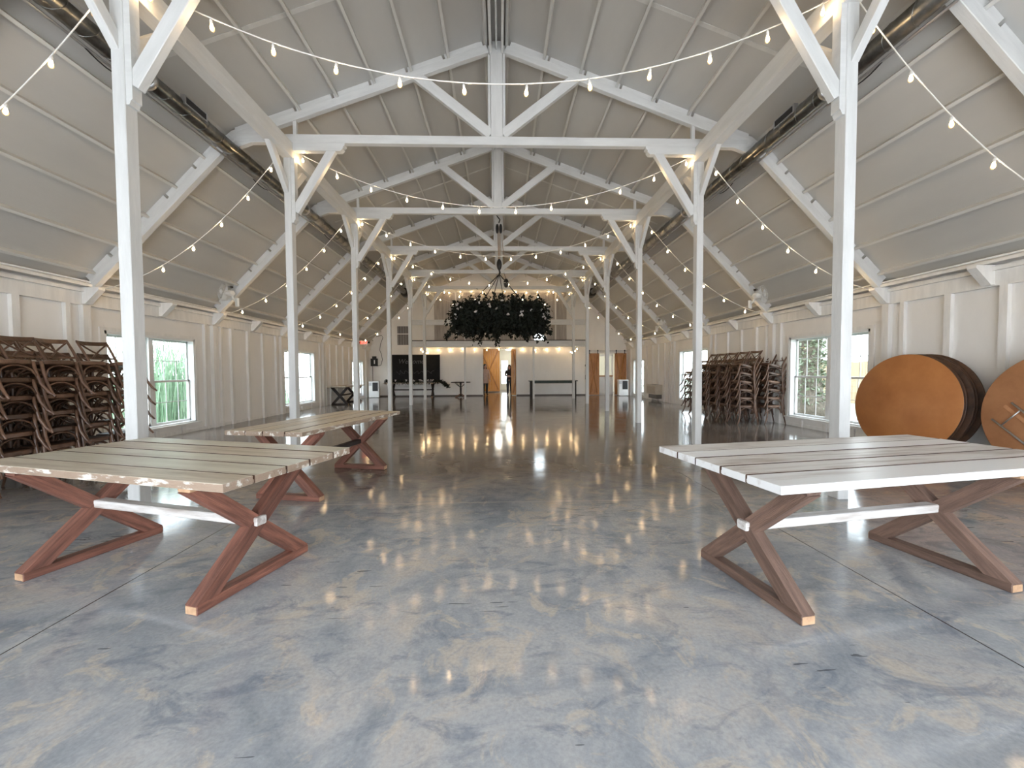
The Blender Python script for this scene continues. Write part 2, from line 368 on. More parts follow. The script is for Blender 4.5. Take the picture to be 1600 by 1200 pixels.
# roof panels
ce = MB(); ya, yb = YB-.15, YF+.15
for a, b in ((-XW-.2,-XBK),(-XBK,0),(0,XBK),(XBK,XW+.2)):
    fa = rz_main if abs(a+b) < 2*XBK-.1 else rz_side
    ce.prism([(a,fa(a)),(b,fa(b)),(b,fa(b)+.08),(a,fa(a)+.08)], 'y', ya, yb)
ceil = struct('ceiling', ce, CEIL); fix_normals(ceil)
PXM = (.2,.83,1.45,2.06,2.68,3.3,3.92); PXS = (4.9,5.37,5.84,6.31,6.74)
for s in (-1,1):
    for x in PXM+PXS:
        main = x < XBK; sl = .36 if main else 1.03; n_ = Vector((sl*s,0,1)).normalized()   # outward normal
        if s*x < 0: pass
        c0 = Vector((s*x, 0, roofz(x)))-n_*.045
        u = Vector((n_.z,0,-n_.x))
        def P(a, b_): q = c0+u*a+n_*b_; return (q.x, q.z)
        pr = [P(-.02,-.045),P(.02,-.045),P(.02,.045),P(-.02,.045)]
        o = MB().prism(pr, 'y', YB, YF).build('purlin', PURL, ceil); fix_normals(o)
    # panel seams across the slopes
for yy in (5.35, 10.9, 16.8):
    for a, b in ((-4.4,-.1),(.1,4.4)):
        m_, L_ = frame_mtx((a,yy,rz_main(a)-.004),(b,yy,rz_main(b)-.004)); MB().box(0,L_,-.03,.03,-.003,.003).build('panel_seam', PURL, ceil, mtx=m_)
for s in (-1,1): struct('trim_%d' % tn, MB().box(s*.10-.02, s*.10+.02, YB, YF, 6.66, 6.93), WHITE); tn += 1
tag(MB().tube([(0,YB,6.72),(0,YF,6.72)], .014, 8).build('ridge_conduit', WHITE), 'white conduit running under the roof ridge', 'pipe')
# ---------------------------------------------------------------- windows
wi = 1
def side_window(s, q, n_, door=False):
    y0, y1, z0, z1 = q; nm = ('door_%d' if door else 'window_%d') % n_
    X = lambda a, b: sorted((s*a, s*b))
    fr = MB(); t = .05
    x0, x1 = X(XW-.02, XW+.16)
    fr.box(x0,x1,y0,y0+t,z0,z1); fr.box(x0,x1,y1-t,y1,z0,z1); fr.box(x0,x1,y0,y1,z1-t,z1); fr.box(x0,x1,y0,y1,z0,z0+.03)
    ym = (y0+y1)/2; xa, xb = X(XW+.07, XW+.14); fr.box(xa,xb,ym-.05,ym+.05,z0,z1)
    root = struct(nm, fr, PLAST)
    if not door:
        a, b = X(XW-.07, XW+.07); MB().box(a,b,y0-.08,y1+.08,z0-.03,z0).build('sill', STUD, root)
        a, b = X(XW-.03, XW); MB().box(a,b,y0-.07,y0,z0,z1+.06).box(a,b,y1,y1+.07,z0,z1+.06).box(a,b,y0,y1,z1,z1+.06).build('casing', STUD, root)
    for ya_, yb_ in ((y0+t, ym-.05), (ym+.05, y1-t)):
        if door:
            d = MB(); a, b = X(XW+.09, XW+.12)
            d.box(a,b,ya_,ya_+.05,z0,z1-t); d.box(a,b,yb_-.05,yb_,z0,z1-t); d.box(a,b,ya_,yb_,z0,z0+.16); d.box(a,b,ya_,yb_,z1-t-.05,z1-t)
            d.box(a,b,(ya_+yb_)/2-.01,(ya_+yb_)/2+.01,z0,z1-t)
            for i in range(1,5): zz = z0+.16+(z1-z0-.25)*i/5; d.box(a,b,ya_,yb_,zz-.01,zz+.01)
            d.build('door_leaf', PLAST, root)
        else:
            zm = (z0+z1)/2
            for za, zb, dx in ((z0+.03, zm+.02, .085), (zm-.02, z1-t, .115)):
                d = MB(); a, b = X(XW+dx, XW+dx+.025)
                d.box(a,b,ya_,ya_+.035,za,zb); d.box(a,b,yb_-.035,yb_,za,zb); d.box(a,b,ya_,yb_,za,za+.045); d.box(a,b,ya_,yb_,zb-.04,zb)
                a, b = X(XW+dx+.01, XW+dx+.018)
                for i in (1,2): yy = ya_+(yb_-ya_)*i/3; d.box(a,b,yy-.007,yy+.007,za,zb)
                zz = (za+zb)/2; d.box(a,b,ya_,yb_,zz-.007,zz+.007)
                d.build('sash', PLAST, root)
        a, b = X(XW+.104, XW+.107); MB().box(a,b,ya_,yb_,z0,z1-.05).build('pane', GLASS, root)
for s in (-1,1):
    for i, q in enumerate(WINS):
        side_window(s, q, wi if i < 2 else (1 if s < 0 else 2), i == 2)
        if i < 2: wi += 1
lw = MB(); t = .05
lw.box(wx0,wx0+t,YF-.02,YF+.12,wz0,wz1); lw.box(wx1-t,wx1,YF-.02,YF+.12,wz0,wz1); lw.box(wx0,wx1,YF-.02,YF+.12,wz0,wz0+t); lw.box(wx0,wx1,YF-.02,YF+.12,wz1-t,wz1); lw.box(wx0,wx1,YF+.03,YF+.08,3.42,3.47)
r_ = struct('window_5', lw, PLAST); MB().box(wx0,wx1,YF+.05,YF+.054,wz0,wz1).build('pane', GLASS, r_)
# ---------------------------------------------------------------- timber frame
ORD = ['nearest','second','third','fourth','fifth','sixth']
def corbel_prof(a, L, h): return [(0,0),(L-.05,0),(L-.02,h*.25),(L-.02,h*.5),(L,h*.6),(L,h),(0,h)]
def make_post(s, k):
    y = BY[k]; side = 'left' if s < 0 else 'right'
    lab = 'white timber post with knee braces, %s from the camera in the %s row' % (ORD[k], side)
    t = thing('timber_post', lab, 'post', (s*3.50, y+.065, 0), 0, 'white aisle posts')
    timber('shaft', (0,0,0), (0,0,4.90), .13, .115, WHITE, t, (1,0,0))
    # bolster board on the aisle face and under the tie beam
    pr = [(-s*.057,4.90),(-s*.057,3.83),(-s*.085,3.83),(-s*.10,3.87),(-s*.115,3.88),(-s*.115,4.90)]
    o = MB().prism(pr, 'y', -.05, .05).build('bolster_board', WHITE, t); fix_normals(o)
    pr = [(-s*.04,5.15),(-s*.95,5.15),(-s*.95,5.11),(-s*.92,5.09),(-s*.92,5.06),(-s*.88,5.02),(-s*.04,5.02)]
    o = MB().prism(pr, 'y', -.05, .05).build('bolster_board', WHITE, t); fix_normals(o)
    timber('knee_brace', (-s*.10,0,4.02), (-s*.74,0,5.06), .085, .135, WHITE, t)
    for d in (-1,1): timber('knee_brace', (s*.02,d*.02,4.36), (s*.02,d*.56,4.94), .08, .12, WHITE, t)
    return t
for k in range(6):
    for s in (-1,1): make_post(s, k)
for s in (-1,1):
    tag(timber('plate_beam', (s*3.49,YB,5.02), (s*3.49,YF,5.02), .17, .255, WHITE), 'white beam running on top of the %s row of posts' % ('left' if s < 0 else 'right'), 'beam', 'plate beams')
def make_truss(k):
    y = BY[k]+.065
    t = thing('roof_truss', 'white timber roof truss across the hall, %s from the camera' % ORD[k], 'truss', (0,y,0), 0, 'white roof trusses')
    timber('tie_beam', (-4.32,0,5.22), (4.32,0,5.22), .10, .14, WHITE, t)
    timber('king_post', (0,0,5.29), (0,0,6.86), .10, .20, WHITE, t, (1,0,0))
    for s in (-1,1):
        timber('king_board', (s*.125,.02,5.29), (s*.125,.02,6.82), .06, .045, WHITE, t, (1,0,0))
        timber('strut', (s*.10,0,5.33), (s*1.36,0,6.30), .09, .165, WHITE, t)
        sl = .36; n_ = Vector((sl*s,0,1)).normalized()
        def line(x, off): return Vector((s*x,0,6.73-.36*x))+n_*off
        timber('rafter', line(4.36,.065), line(.13,.065), .092, .13, WHITE, t)
        bl = MB(); m_, L_ = frame_mtx(line(4.3,.17), line(.2,.17)); xs_ = list(PXM)
        bl_edges = sorted([abs(4.3-x)/math.cos(math.atan(sl)) for x in xs_])
        e_ = [0]+[v for v in bl_edges if 0 < v < L_]+[L_]
        for i in range(len(e_)-1):
            dp = .035 if i % 2 else .044
            bl.box(e_[i]+.021, e_[i+1]-.021, -dp, dp, -.043, .045)
        bl.build('blocking', WHITE, t, mtx=m_)
        if k in (0,1,2,3): timber('short_post', (s*3.38,0,5.29), (s*3.38,0,5.53), .06, .06, WHITE, t)
        gp_ = MB().prism([(s*3.7,5.29),(s*4.34,5.06),(s*4.62,5.0),(s*4.62,5.16),(s*4.4,5.34),(s*3.9,5.50)], 'y', -.041, .041).build('heel_gusset', WHITE, t); fix_normals(gp_)
        n2 = Vector((1.03*s,0,1)).normalized()
        def l2(x, off): return Vector((s*x,0,2.61+1.03*(6.85-x)))+n2*off
        timber('side_rafter', l2(6.84,.065), l2(4.36,.065), .106, .13, WHITE, t)
        m_, L_ = frame_mtx(l2(6.7,.17), l2(4.55,.17)); bl = MB(); e_ = [0]+sorted([(6.7-x)*1.4357 for x in PXS if 4.6 < x < 6.7])+[L_]
        for i in range(len(e_)-1): bl.box(e_[i]+.021, e_[i+1]-.021, -(.035 if i%2 else .05), (.035 if i%2 else .05), -.043, .045)
        bl.build('blocking', WHITE, t, mtx=m_)
    return t
for k in range(6): make_truss(k)
# ---------------------------------------------------------------- ducts
for s in (-1,1):
    t = thing('spiral_duct', 'long round steel spiral duct under the %s roof slope' % ('left' if s < 0 else 'right'), 'duct', (s*4.36,0,4.985), 0, 'spiral ducts')
    r = .108
    pts = []; rs = []
    y = YB+.3
    mb = MB()
    mb.lathe([(r,YB+.3),(r,18.6)], 24, 'y'); mb.build('pipe', DUCT, t)
    sm = MB(); y = YB+.4
    hel = []
    while y < 18.5:
        a = y/.32*2*PI; hel.append((math.cos(a)*(r+.003), y, math.sin(a)*(r+.003))); y += .32/14
    sm.tube(hel, .0045, 4); sm.build('spiral_seam', DUCT, t)
    MB().lathe([(r+.01,18.3),(r+.09,18.4),(r+.10,18.75),(.02,18.78)], 24, 'y').build('end_cap', DARK, t)
    for yy in (2.2, 5.15, 9.1, 12.0, 15.0, 18.0):
        MB().lathe([(r+.008,yy),(r+.008,yy+.06)], 24, 'y').build('hanger_band', STEEL, t)
        MB().tube([(0,yy+.03,r),(s*.0,yy+.03,.40)], .012, 6).build('hanger_strap', STEEL, t)
    for yy in (5.6, 11.4, 17.0):
        v = MB(); vx = -s*.07
        v.box(min(vx,vx-s*.06),max(vx,vx-s*.06),yy,yy+.42,.0,.12)
        g_ = v.build('register', STEEL, t)
        MB().box(min(vx-s*.06,vx-s*.064),max(vx-s*.06,vx-s*.064),yy+.03,yy+.39,.02,.10).build('grille', DARK, g_)
    MB().tube([(s*.13,YB+.5,-.09),(s*.13,18.2,-.09)], .016, 8).build('conduit', STEEL, t)
    y = 1.6
    while y < 17:
        MB().tube([(s*.13,y+i*.09,-.09-.05*math.sin(PI*i/6)) for i in range(7)], .008, 5).build('cable', DARK, t); y += 2.93
# ---------------------------------------------------------------- string lights
def bulb_mesh():
    b = MB().lathe([(.008,-.042),(.014,-.052),(.021,-.076),(.0235,-.093),(.018,-.110),(.005,-.120)], 12); return b.mesh('bulb', BGLASS)
def sock_mesh():
    b = MB().lathe([(.006,.004),(.009,-.01),(.013,-.015),(.014,-.046),(.011,-.05)], 10); return b.mesh('socket', CONC)
FM = MB().lathe([(.004,-.052),(.011,-.060),(.0155,-.077),(.0155,-.094),(.009,-.105),(.003,-.110)], 10).mesh('filament', BULB)
BM, SM = bulb_mesh(), sock_mesh()
def string_light(path, label, n=None, step=.62, start=.1, group='warm string lights', tilt=None):
    # path: dense list of points
    P = [Vector(p) for p in path]; t = thing('string_light', label, 'string light', P[0], 0, group)
    Q = [p-P[0] for p in P]
    MB().tube(Q, .0065, 6).build('cord', CONC, t)
    cum = [0]
    for a, b in zip(Q, Q[1:]): cum.append(cum[-1]+(b-a).length)
    d = start; cnt = 0
    if n: step = (cum[-1]-2*start)/(n-1)
    while d <= cum[-1]+1e-4 and (n is None or cnt < n):
        i = max(j for j in range(len(cum)) if cum[j] <= d+1e-9); i = min(i, len(Q)-2)
        f = (d-cum[i])/max(1e-9, cum[i+1]-cum[i]); p = Q[i].lerp(Q[i+1], f)
        b = bpy.data.objects.new('bulb', BM); C.objects.link(b); b.parent = t; b.location = p-Vector((0,0,.008))
        b.rotation_euler = (R_.uniform(-.12,.12), R_.uniform(-.12,.12), 0)
        so = bpy.data.objects.new('socket', SM); C.objects.link(so); so.parent = b
        so = bpy.data.objects.new('filament', FM); C.objects.link(so); so.parent = b
        d += step; cnt += 1
def sag(a, b, s_, n=24):
    a, b = Vector(a), Vector(b)
    return [a.lerp(b, i/n)-Vector((0,0,4*s_*(i/n)*(1-i/n))) for i in range(n+1)]
for k in range(6):
    y = BY[k]+.16
    string_light(sag((-3.40,y,5.06),(3.40,y,5.06),.89), 'string of warm bulbs swagged across the aisle between the %s pair of posts' % ORD[k], n=12, start=.09)
    for s in (-1,1):
        string_light(sag((s*3.62,y,5.14),(s*6.80,y,2.72),.44), 'string of warm bulbs running down from the %s %s post to the wall' % (ORD[k], 'left' if s < 0 else 'right'), n=None, step=.632, start=.36)
string_light([(x, YF-.22, 5.56+.03*math.sin(x*3)) for x in [-3.3+i*.3 for i in range(23)]], 'string of warm bulbs along the top of the ribbed wall above the loft', n=12, start=.1)
string_light([(x, YF-.13, 2.56+.03*math.sin(x*2.3)) for x in [-4.0+i*.26 for i in range(29)]], 'string of warm bulbs on the far wall under the loft', n=12, start=.1)
for s in (-1,1): string_light(sag((s*3.75,18.9,2.48),(s*3.75,20.8,2.40),.10,10), 'short string of warm bulbs under the %s edge of the loft' % ('left' if s < 0 else 'right'), n=5, start=.1)
# ---------------------------------------------------------------- loft
t = thing('loft', 'white railed loft platform across the far end of the hall', 'loft', (0,18.5,0))
timber('front_beam', (-4.1,.16,2.61), (4.1,.16,2.61), .12, .28, WHITE, t)
timber('rail', (-4.1,.16,3.62), (4.1,.16,3.62), .08, .25, WHITE, t)
MB().box(-4.1,4.1,.12,2.6,2.755,2.785).build('floor_deck', DWOOD, t)
MB().box(-4.1,4.1,.22,2.6,2.60,2.755).build('soffit', WHITE, t)
for x in (-1.62,1.60): timber('loft_post', (x,.05,0), (x,.05,2.47), .09, .09, WHITE, t, (1,0,0))
for x in (-1.62,0,1.6): timber('baluster', (x,.16,2.75), (x,.16,3.5), .05, .07, WHITE, t, (1,0,0))
# ---------------------------------------------------------------- farmhouse tables
def x_table(label, cx, cy, rot, L, W, tops, legm, strm, half, n_plank, edge, toff=(0,0), tz=.76, lean=0, thick=.045, group='farm tables', endm=RAWW, spread=.36):
    t = thing('farm_table', label, 'table', (cx,cy,0), rot, group)
    # plank top: boards run along local x
    widths = [W/n_plank*(1+.12*math.sin(3.1*i+cx)) for i in range(n_plank)]; k = W/sum(widths); y = -W/2
    top = bpy.data.objects.new('tabletop', None)
    mb = MB(); mats = []
    faces_per = []
    for i, wd in enumerate(widths):
        wd *= k; a = len(mb.f); mb.bbox(-L/2+R_.uniform(0,.012), L/2-R_.uniform(0,.012), y+.004, y+wd-.006, tz-thick, tz+R_.uniform(-.002,.001), .0025); faces_per += [i % len(tops)]*(len(mb.f)-a); y += wd
    a = len(mb.f); mb.bbox(-L/2+.01, L/2-.01, -W/2+.01, W/2-.01, tz-thick+.002, tz-.022, .003); faces_per += [len(tops)]*(len(mb.f)-a)
    o = mb.build('tabletop', list(tops)+[PLYD], t)
    for p, q in zip(o.data.polygons, faces_per): p.material_index = q
    o.data.materials.append(edge); ei = len(o.data.materials)-1
    for p in o.data.polygons:
        c = p.center
        if abs(p.normal.z) < .5 and (abs(c.x) > L/2-.02 or abs(c.y) > W/2-.012): p.material_index = ei
    for p in o.data.polygons:      # aged, dark inner edges of the boards show in the gaps
        if abs(p.normal.y) > .6 and abs(p.center.y) < W/2-.012: p.material_index = len(tops)
    for s in (-1,1):
        x = s*half+toff[0]; ty = toff[1]
        f = timber('foot_rail', (x,ty-spread-.03,.027), (x,ty+spread+.03,.027), .085, .054, legm, t)
        for e in (-1,1):
            yy = e*(spread+.03)+ty; q = MB().box(x-.038,x+.038,min(yy,yy+e*.002),max(yy,yy+e*.002),.006,.048); q.build('end_grain', endm, t)
        timber('top_rail', (x,ty-spread-.05,tz-thick-.018), (x,ty+spread+.05,tz-thick-.018), .085, .034, RAWW if s > 0 else legm, t)
        z0, z1 = .054, tz-thick-.035
        for e in (-1,1):
            # two crossing legs, half lapped: offset halves along x
            p0 = Vector((x+e*.0, ty-e*(spread-.045), z0+.012)); p1 = Vector((x+e*.0, ty+e*(spread-.018), z1-.008))
            d = (p1-p0).normalized(); n_ = d.cross(Vector((1,0,0))).normalized(); hw = .043
            def cut(sgn, z):   # point on edge line at given z
                q = p0+n_*hw*sgn; return q+d*((z-q.z)/d.z)
            a0, a1, b0, b1 = cut(-1,z0), cut(1,z0), cut(1,z1), cut(-1,z1)
            mtx, L_ = frame_mtx(p0, p1, (1,0,0)); inv = mtx.inverted()
            xw = .04 if e > 0 else .036
            vs = [inv @ Vector((x+sg*xw, q.y, q.z)) for sg in (-1,1) for q in (a0,a1,b0,b1)]
            lg = MB().add(vs, [(0,1,2,3),(7,6,5,4),(0,4,5,1),(1,5,6,2),(2,6,7,3),(3,7,4,0)]).build('leg', legm, t, mtx=mtx); fix_normals(lg)
    timber('stretcher', (toff[0]-half-.06,toff[1],(tz+.01)/2-.005), (toff[0]+half+.06,toff[1],(tz+.01)/2-.005), .075, .055, strm, t)
    return t
x_table('weathered cream plank farm table with red-brown crossed legs, front left', -2.21, 2.76, math.radians(-16.3), 2.05, .99, (PALEW,PALE2,PALE2,PALEW,PALE2), REDW, PLW2, .718, 5, CHIP, toff=(-.02,-.03), spread=.37)
x_table('white painted plank farm table with brown crossed legs, front right', 2.44, 2.54, math.radians(9.5), 2.34, 1.05, (PLW,PLW2,PLW2,PLW,PLW2), GREYW, PLW2, .735, 5, PLW, toff=(-.185,-.065), spread=.36)
x_table('honey plank farm table with red-brown legs behind the front left table', -2.03, 4.77, math.radians(78), 2.0, .86, (YELW,PALEW,YELW,PALEW), REDW, DWOOD, .66, 4, CHIP, spread=.34)
x_table('dark crossed-leg farm table against the left wall near the far corner', -6.42, 16.75, PI/2, 2.2, .74, (PALEW,YELW), DWOOD, DWOOD, .75, 4, PALEW, spread=.30)
x_table('dark crossed-leg table under the chalkboard by the far wall', -4.5, 20.55, 0, 2.9, .62, (GREYW,PALEW), DWOOD, DWOOD, 1.02, 4, PALEW, spread=.27)
# ---------------------------------------------------------------- crossback chairs
def make_chair():
    t = thing('crossback_chair', '', 'chair')
    # local: faces +x, origin on the floor below seat front edge centre
    st = MB()
    def rr(sc_, z):
        out = []
        for i in range(20):
            a = 2*PI*i/20; cx_, sy_ = math.cos(a), math.sin(a)
            px = math.copysign(abs(cx_)**.55, cx_)*.195*sc_-.20; wdt = .20+.02*(math.cos(a))
            py = math.copysign(abs(sy_)**.55, sy_)*wdt*sc_; out.append((px,py,z))
        return out
    vs = rr(.93,.408)+rr(1,.416)+rr(1,.455)+rr(.93,.464); n = 20; fs = []
    for k in range(3):
        for i in range(n): j = (i+1)%n; fs.append((k*n+i,k*n+j,(k+1)*n+j,(k+1)*n+i))
    fs += [tuple(reversed(range(n)))]
    st.add(vs, fs); st.build('seat_frame', CHW, t)
    sp_ = MB(); sp_.add(rr(.93,.464)+rr(.5,.458), [(i,(i+1)%20,(i+1)%20+20,i+20) for i in range(20)]+[tuple(range(20,40))]); sp_.build('woven_seat', CHSEAT, t)
    for s in (-1,1):
        MB().tube([(-.03,s*.185,.445),(-.036,s*.188,.32),(-.026,s*.194,.18),(.012,s*.208,.07),(.055,s*.225,0)], [.017,.0185,.017,.015,.012], 7).build('front_leg', CHW, t)
        MB().tube([(-.485,s*.20,0),(-.445,s*.195,.16),(-.405,s*.188,.33),(-.388,s*.185,.46),(-.395,s*.187,.58),(-.43,s*.192,.72),(-.475,s*.197,.87)], [.012,.015,.017,.018,.017,.016,.014], 7).build('rear_leg', CHW, t)
    # bowed top rail and mid rail
    def rail(z0, z1, bow, half, xb):
        vs = []
        for i in range(9):
            f = i/8*2-1; y = f*half; x = xb-bow*(1-f*f); 
            for dx, zz in ((-.008,z0),(.008,z0),(.008,z1),(-.008,z1)): vs.append((x+dx+(zz-z0)*-.3,y,zz))
        fs = [(0,1,2,3)[::-1],(32,33,34,35)]
        for i in range(8):
            for q in range(4): w_ = (q+1)%4; fs.append((i*4+q,i*4+w_,i*4+4+w_,i*4+4+q))
        return vs, fs
    v_, f_ = rail(.825,.885,.035,.205,-.458); MB().add(v_, f_).build('top_rail', CHW, t)
    xb = MB(); v_, f_ = rail(.60,.625,.02,.185,-.402); xb.add(v_, f_)
    for s in (-1,1):
        pts = []
        for i in range(9):
            f = i/8; z = .845-f*.235; pts.append((-.462+f*.05-.025*math.sin(PI*f), s*(.185-.30*f*(1 if f < 1 else 1)), z))
        xb.tube(pts, .011, 6)
    xb.build('cross_back', CHW, t)
    ar = MB()
    def arch(p, q):
        p, q = Vector(p), Vector(q); pts = []
        for i in range(11):
            f = i/10; e = math.sin(PI*f)**.45; b = p.lerp(q, f); pts.append((b.x,b.y,p.z+(.408-.010-p.z)*e))
        ar.tube(pts, .0105, 6)
    a, b, c, d = (-.03,-.18,.27), (-.03,.18,.27), (-.39,.175,.27), (-.39,-.175,.27)
    arch(a,b); arch(b,c); arch(c,d); arch(d,a); ar.build('bentwood_brace', CHW, t)
    return t
proto = make_chair(); used = [False]
LV = ['bottom chair','second chair up','third chair up','fourth chair up','fifth chair up','top chair']
CO = ['first','second','third','fourth','fifth','sixth','seventh','eighth']
def place_chair(x, y, k, rz, label, group, jit):
    c = proto if not used[0] else copy_tree(proto); used[0] = True
    tilt = math.radians(2.8*k)
    dx, dy, dr = jit
    mt = Matrix.Translation((x+dx*k, y+dy*k, 0)) @ Matrix.Rotation(rz+dr*k, 4, 'Z') @ Matrix.Translation((0,0,.46+.205*k)) @ Matrix.Rotation(-tilt, 4, 'Y') @ Matrix.Translation((0,0,-.46))
    c.matrix_world = mt; c['label'] = label; c['group'] = group
# left wall: front feet towards the aisle
for ci, yc in enumerate((3.62,4.07,4.51,4.96,5.40,5.86)):
    for ri, xc in enumerate((-5.33,-6.07)):
        jit = (R_.uniform(-.004,.004), R_.uniform(-.006,.006), R_.uniform(-.008,.008)); a = R_.uniform(-.03,.03)
        for k in range(6):
            place_chair(xc, yc, k, a, 'brown crossback chair, %s of %s stack from camera, %s row, left wall' % (LV[k], CO[ci], 'aisle' if ri == 0 else 'wall'), 'crossback chairs stacked by the left wall', jit)
for ci, yc in enumerate((9.43,9.92,10.41,10.90,11.39,11.85)):
    for ri, xc in enumerate((5.73,6.40)):
        jit = (R_.uniform(-.004,.004), R_.uniform(-.006,.006), R_.uniform(-.008,.008)); a = PI+R_.uniform(-.03,.03)
        for k in range(6 if ci < 5 else 5):
            place_chair(xc, yc, k, a, 'brown crossback chair, %s of %s stack from camera, %s row, right wall' % (LV[k] if ci < 5 or k < 4 else 'top chair', CO[ci], 'aisle' if ri == 0 else 'wall'), 'crossback chairs stacked by the right wall', jit)
# ---------------------------------------------------------------- round folding tables leaning on the right wall
def round_table(label, C0, R, th, ph, face_out, group, n, roll=0.):
    # local: disc in the yz plane, table face towards -x
    e1 = Vector((math.sin(ph), math.cos(ph), 0)); n0 = Vector((-math.cos(ph), math.sin(ph), 0)); e2 = Vector((0,0,1))*math.cos(th)-n0*math.sin(th)
    nn = e1.cross(e2)   # normal
    mt = Matrix(((nn.x*-1,e1.x*1,e2.x,C0[0]),(nn.y*-1,e1.y,e2.y,C0[1]),(nn.z*-1,e1.z,e2.z,C0[2]),(0,0,0,1)))
    t = thing('round_folding_table', label, 'table', group=group)
    # make sure local +x points away from the room (towards the wall)
    if mt.col[0][0] < 0: mt.col[0] = -mt.col[0]; mt.col[1] = -mt.col[1]
    t.matrix_world = mt @ Matrix.Rotation(roll, 4, 'X')
    MB().lathe([(R-.004,0),(R,.003),(R,.019),(R-.004,.022)], 72, 'x').build('tabletop', (PLY if not face_out else PLYU) if n == 0 else PLYD, t)  # tables behind the first are coloured dark for the shade there
    MB().lathe([(R+.0015,.004),(R+.0015,.018)], 72, 'x').build('edge_band', PLYD, t)
    sg = -1 if face_out else 1; x0 = 0 if face_out else .022
    for q in (-1,1):
        ap = MB(); a, b = sorted((x0, x0+sg*.02)); ap.box(a,b,q*.30-.02,q*.30+.02,-.45,.45); ap.build('batten', PLYU if face_out else PLYD, t)
        lg = MB(); xx = x0+sg*.035
        lg.tube([(xx,q*.22,-.42),(xx,q*.22,.05),(xx,q*.18,.16),(xx,q*.02,.16)], .0125, 8)
        lg.tube([(xx,q*.50,-.40),(xx,q*.48,.02),(xx,q*.42,.12),(xx,q*.30,.14)], .0125, 8)
        lg.tube([(xx,q*.22,-.30),(xx,q*.50,-.28)], .009, 6)
        lg.build('folding_leg', STEEL, t)
    return t
Rr = .775; th = .10; ph = -.0657
labs = ['front round wooden folding table of the stack leaning on right wall','second round folding table back in the leaning stack','third round folding table back in the leaning stack','fourth round folding table back in the leaning stack','rearmost round folding table, against the right wall studs']
for i in range(5):
    th_ = .10; x_ = 6.36+i*.062
    round_table(labs[i], (x_, 6.0-.012*i+(.03 if i%2 else 0), Rr*math.cos(th_)+.003), Rr, th_, ph, False, 'round tables leaning beside the window', i)
labs = ['round folding table with grey folded legs showing, at right picture edge','round table directly behind the one showing its folded legs','rear round table of the stack at the right picture edge']
for i in range(3):
    round_table(labs[i], (6.42+i*.07, 4.23-.01*i, Rr*math.cos(.09)+.003), Rr, .09, -.05, i == 0, 'round tables leaning at the right edge', i, .85+PI if i == 0 else 0)
# ---------------------------------------------------------------- hall and rooms behind the far wall
mb = MB()
hb = YF+.15
mb.box(-4.5,-4.4,hb,28.2,0,2.8); mb.box(-4.4,-.02,24.75,24.85,0,2.8); mb.box(1.35,1.45,hb,28.2,0,2.8)
mb.box(-4.5,.08,28.1,28.2,0,2.8); mb.box(.62,1.4,28.1,28.2,0,2.8); mb.box(.08,.62,28.1,28.2,2.05,2.8); mb.box(.08,.62,28.1,28.2,0,.42)
struct('wall_hall', mb, HALL)
struct('ceiling_hall', MB().box(-4.5,8,hb,28.2,2.8,2.86), HALL)
rm = MB().box(4.2,4.3,hb,24.4,0,2.8).box(7.4,7.5,hb,24.4,0,2.8).box(4.3,7.4,24.3,24.4,0,2.8)
struct('wall_side_room', rm, HALL)
w6 = MB().box(.08,.62,28.12,28.17,1.2,1.25).box(.08,.13,28.12,28.17,.42,2.05).box(.57,.62,28.12,28.17,.42,2.05)
r_ = struct('window_6', w6, PLAST); MB().box(.08,.62,28.14,28.144,.42,2.05).build('pane', GLASS, r_)
for x, y, lb in ((-.1,23.0,'added round fill light in the hall beyond the central doorway'),(5.8,22.8,'added round fill light in the side room beyond the right barn doors'),(.6,26.6,'added round fill light deep in the hall beyond the doorway')):  # lamps added to brighten the rooms behind the far wall
    t = thing('added_fill_light', lb, 'fill lamp', (x,y,2.8)); MB().lathe([(.20,0),(.20,-.02),(.19,-.03)], 24).build('housing', PLAST, t); MB().lathe([(.18,-.03),(.16,-.06),(.08,-.08),(.01,-.085)], 24).build('diffuser', FILLD, t)
# opening jambs
j = MB().box(-.90,-.88,YF-.02,YF+.17,0,2.53).box(.88,.90,YF-.02,YF+.17,0,2.53).box(-.9,.9,YF-.02,YF+.17,2.51,2.54)
struct('door_3', j, STUD)
# barn doors
def barn_door(label, x0, x1, y, z0, z1, m, group=None):
    t = thing('barn_door', label, 'door', ((x0+x1)/2,y,z0), 0, group); hw = (x1-x0)/2; hh = z1-z0
    mb = MB(); n = max(3, int(hw*2/.14)); 
    for i in range(n):
        a = -hw+2*hw*i/n; mb.box(a+.002, a+2*hw/n-.002, 0, .03, 0, hh)
    mb.build('plank_panel', m, t)
    fr = .10
    MB().box(-hw,-hw+fr,-.03,0,0,hh).box(hw-fr,hw,-.03,0,0,hh).box(-hw+fr,hw-fr,-.03,0,0,fr).box(-hw+fr,hw-fr,-.03,0,hh-fr,hh).build('border_frame', m, t)
    for s in (-1,1):
        timber('cross_board', (s*(hw-fr),-.016 if s > 0 else -.018,fr), (-s*(hw-fr),-.016 if s > 0 else -.018,hh-fr), .03, .09, BARN3, t, (0,0,1), .004)
    return t
barn_door('honey-coloured barn door standing in the hall behind the central doorway', -1.30, 0.0, 24.62, .06, 2.72, BARN)
barn_door('honey-coloured sliding barn door edge at right of the central doorway', .62, 1.30, 21.34, .02, 2.50, BARN)
barn_door('left aged brown barn door beside the right-hand opening', 4.76, 5.34, 21.0, .02, 2.24, BARN2, 'right barn doors')
barn_door('right aged brown barn door behind the white cooler unit', 6.17, 6.80, 21.0, .02, 2.24, BARN2, 'right barn doors')
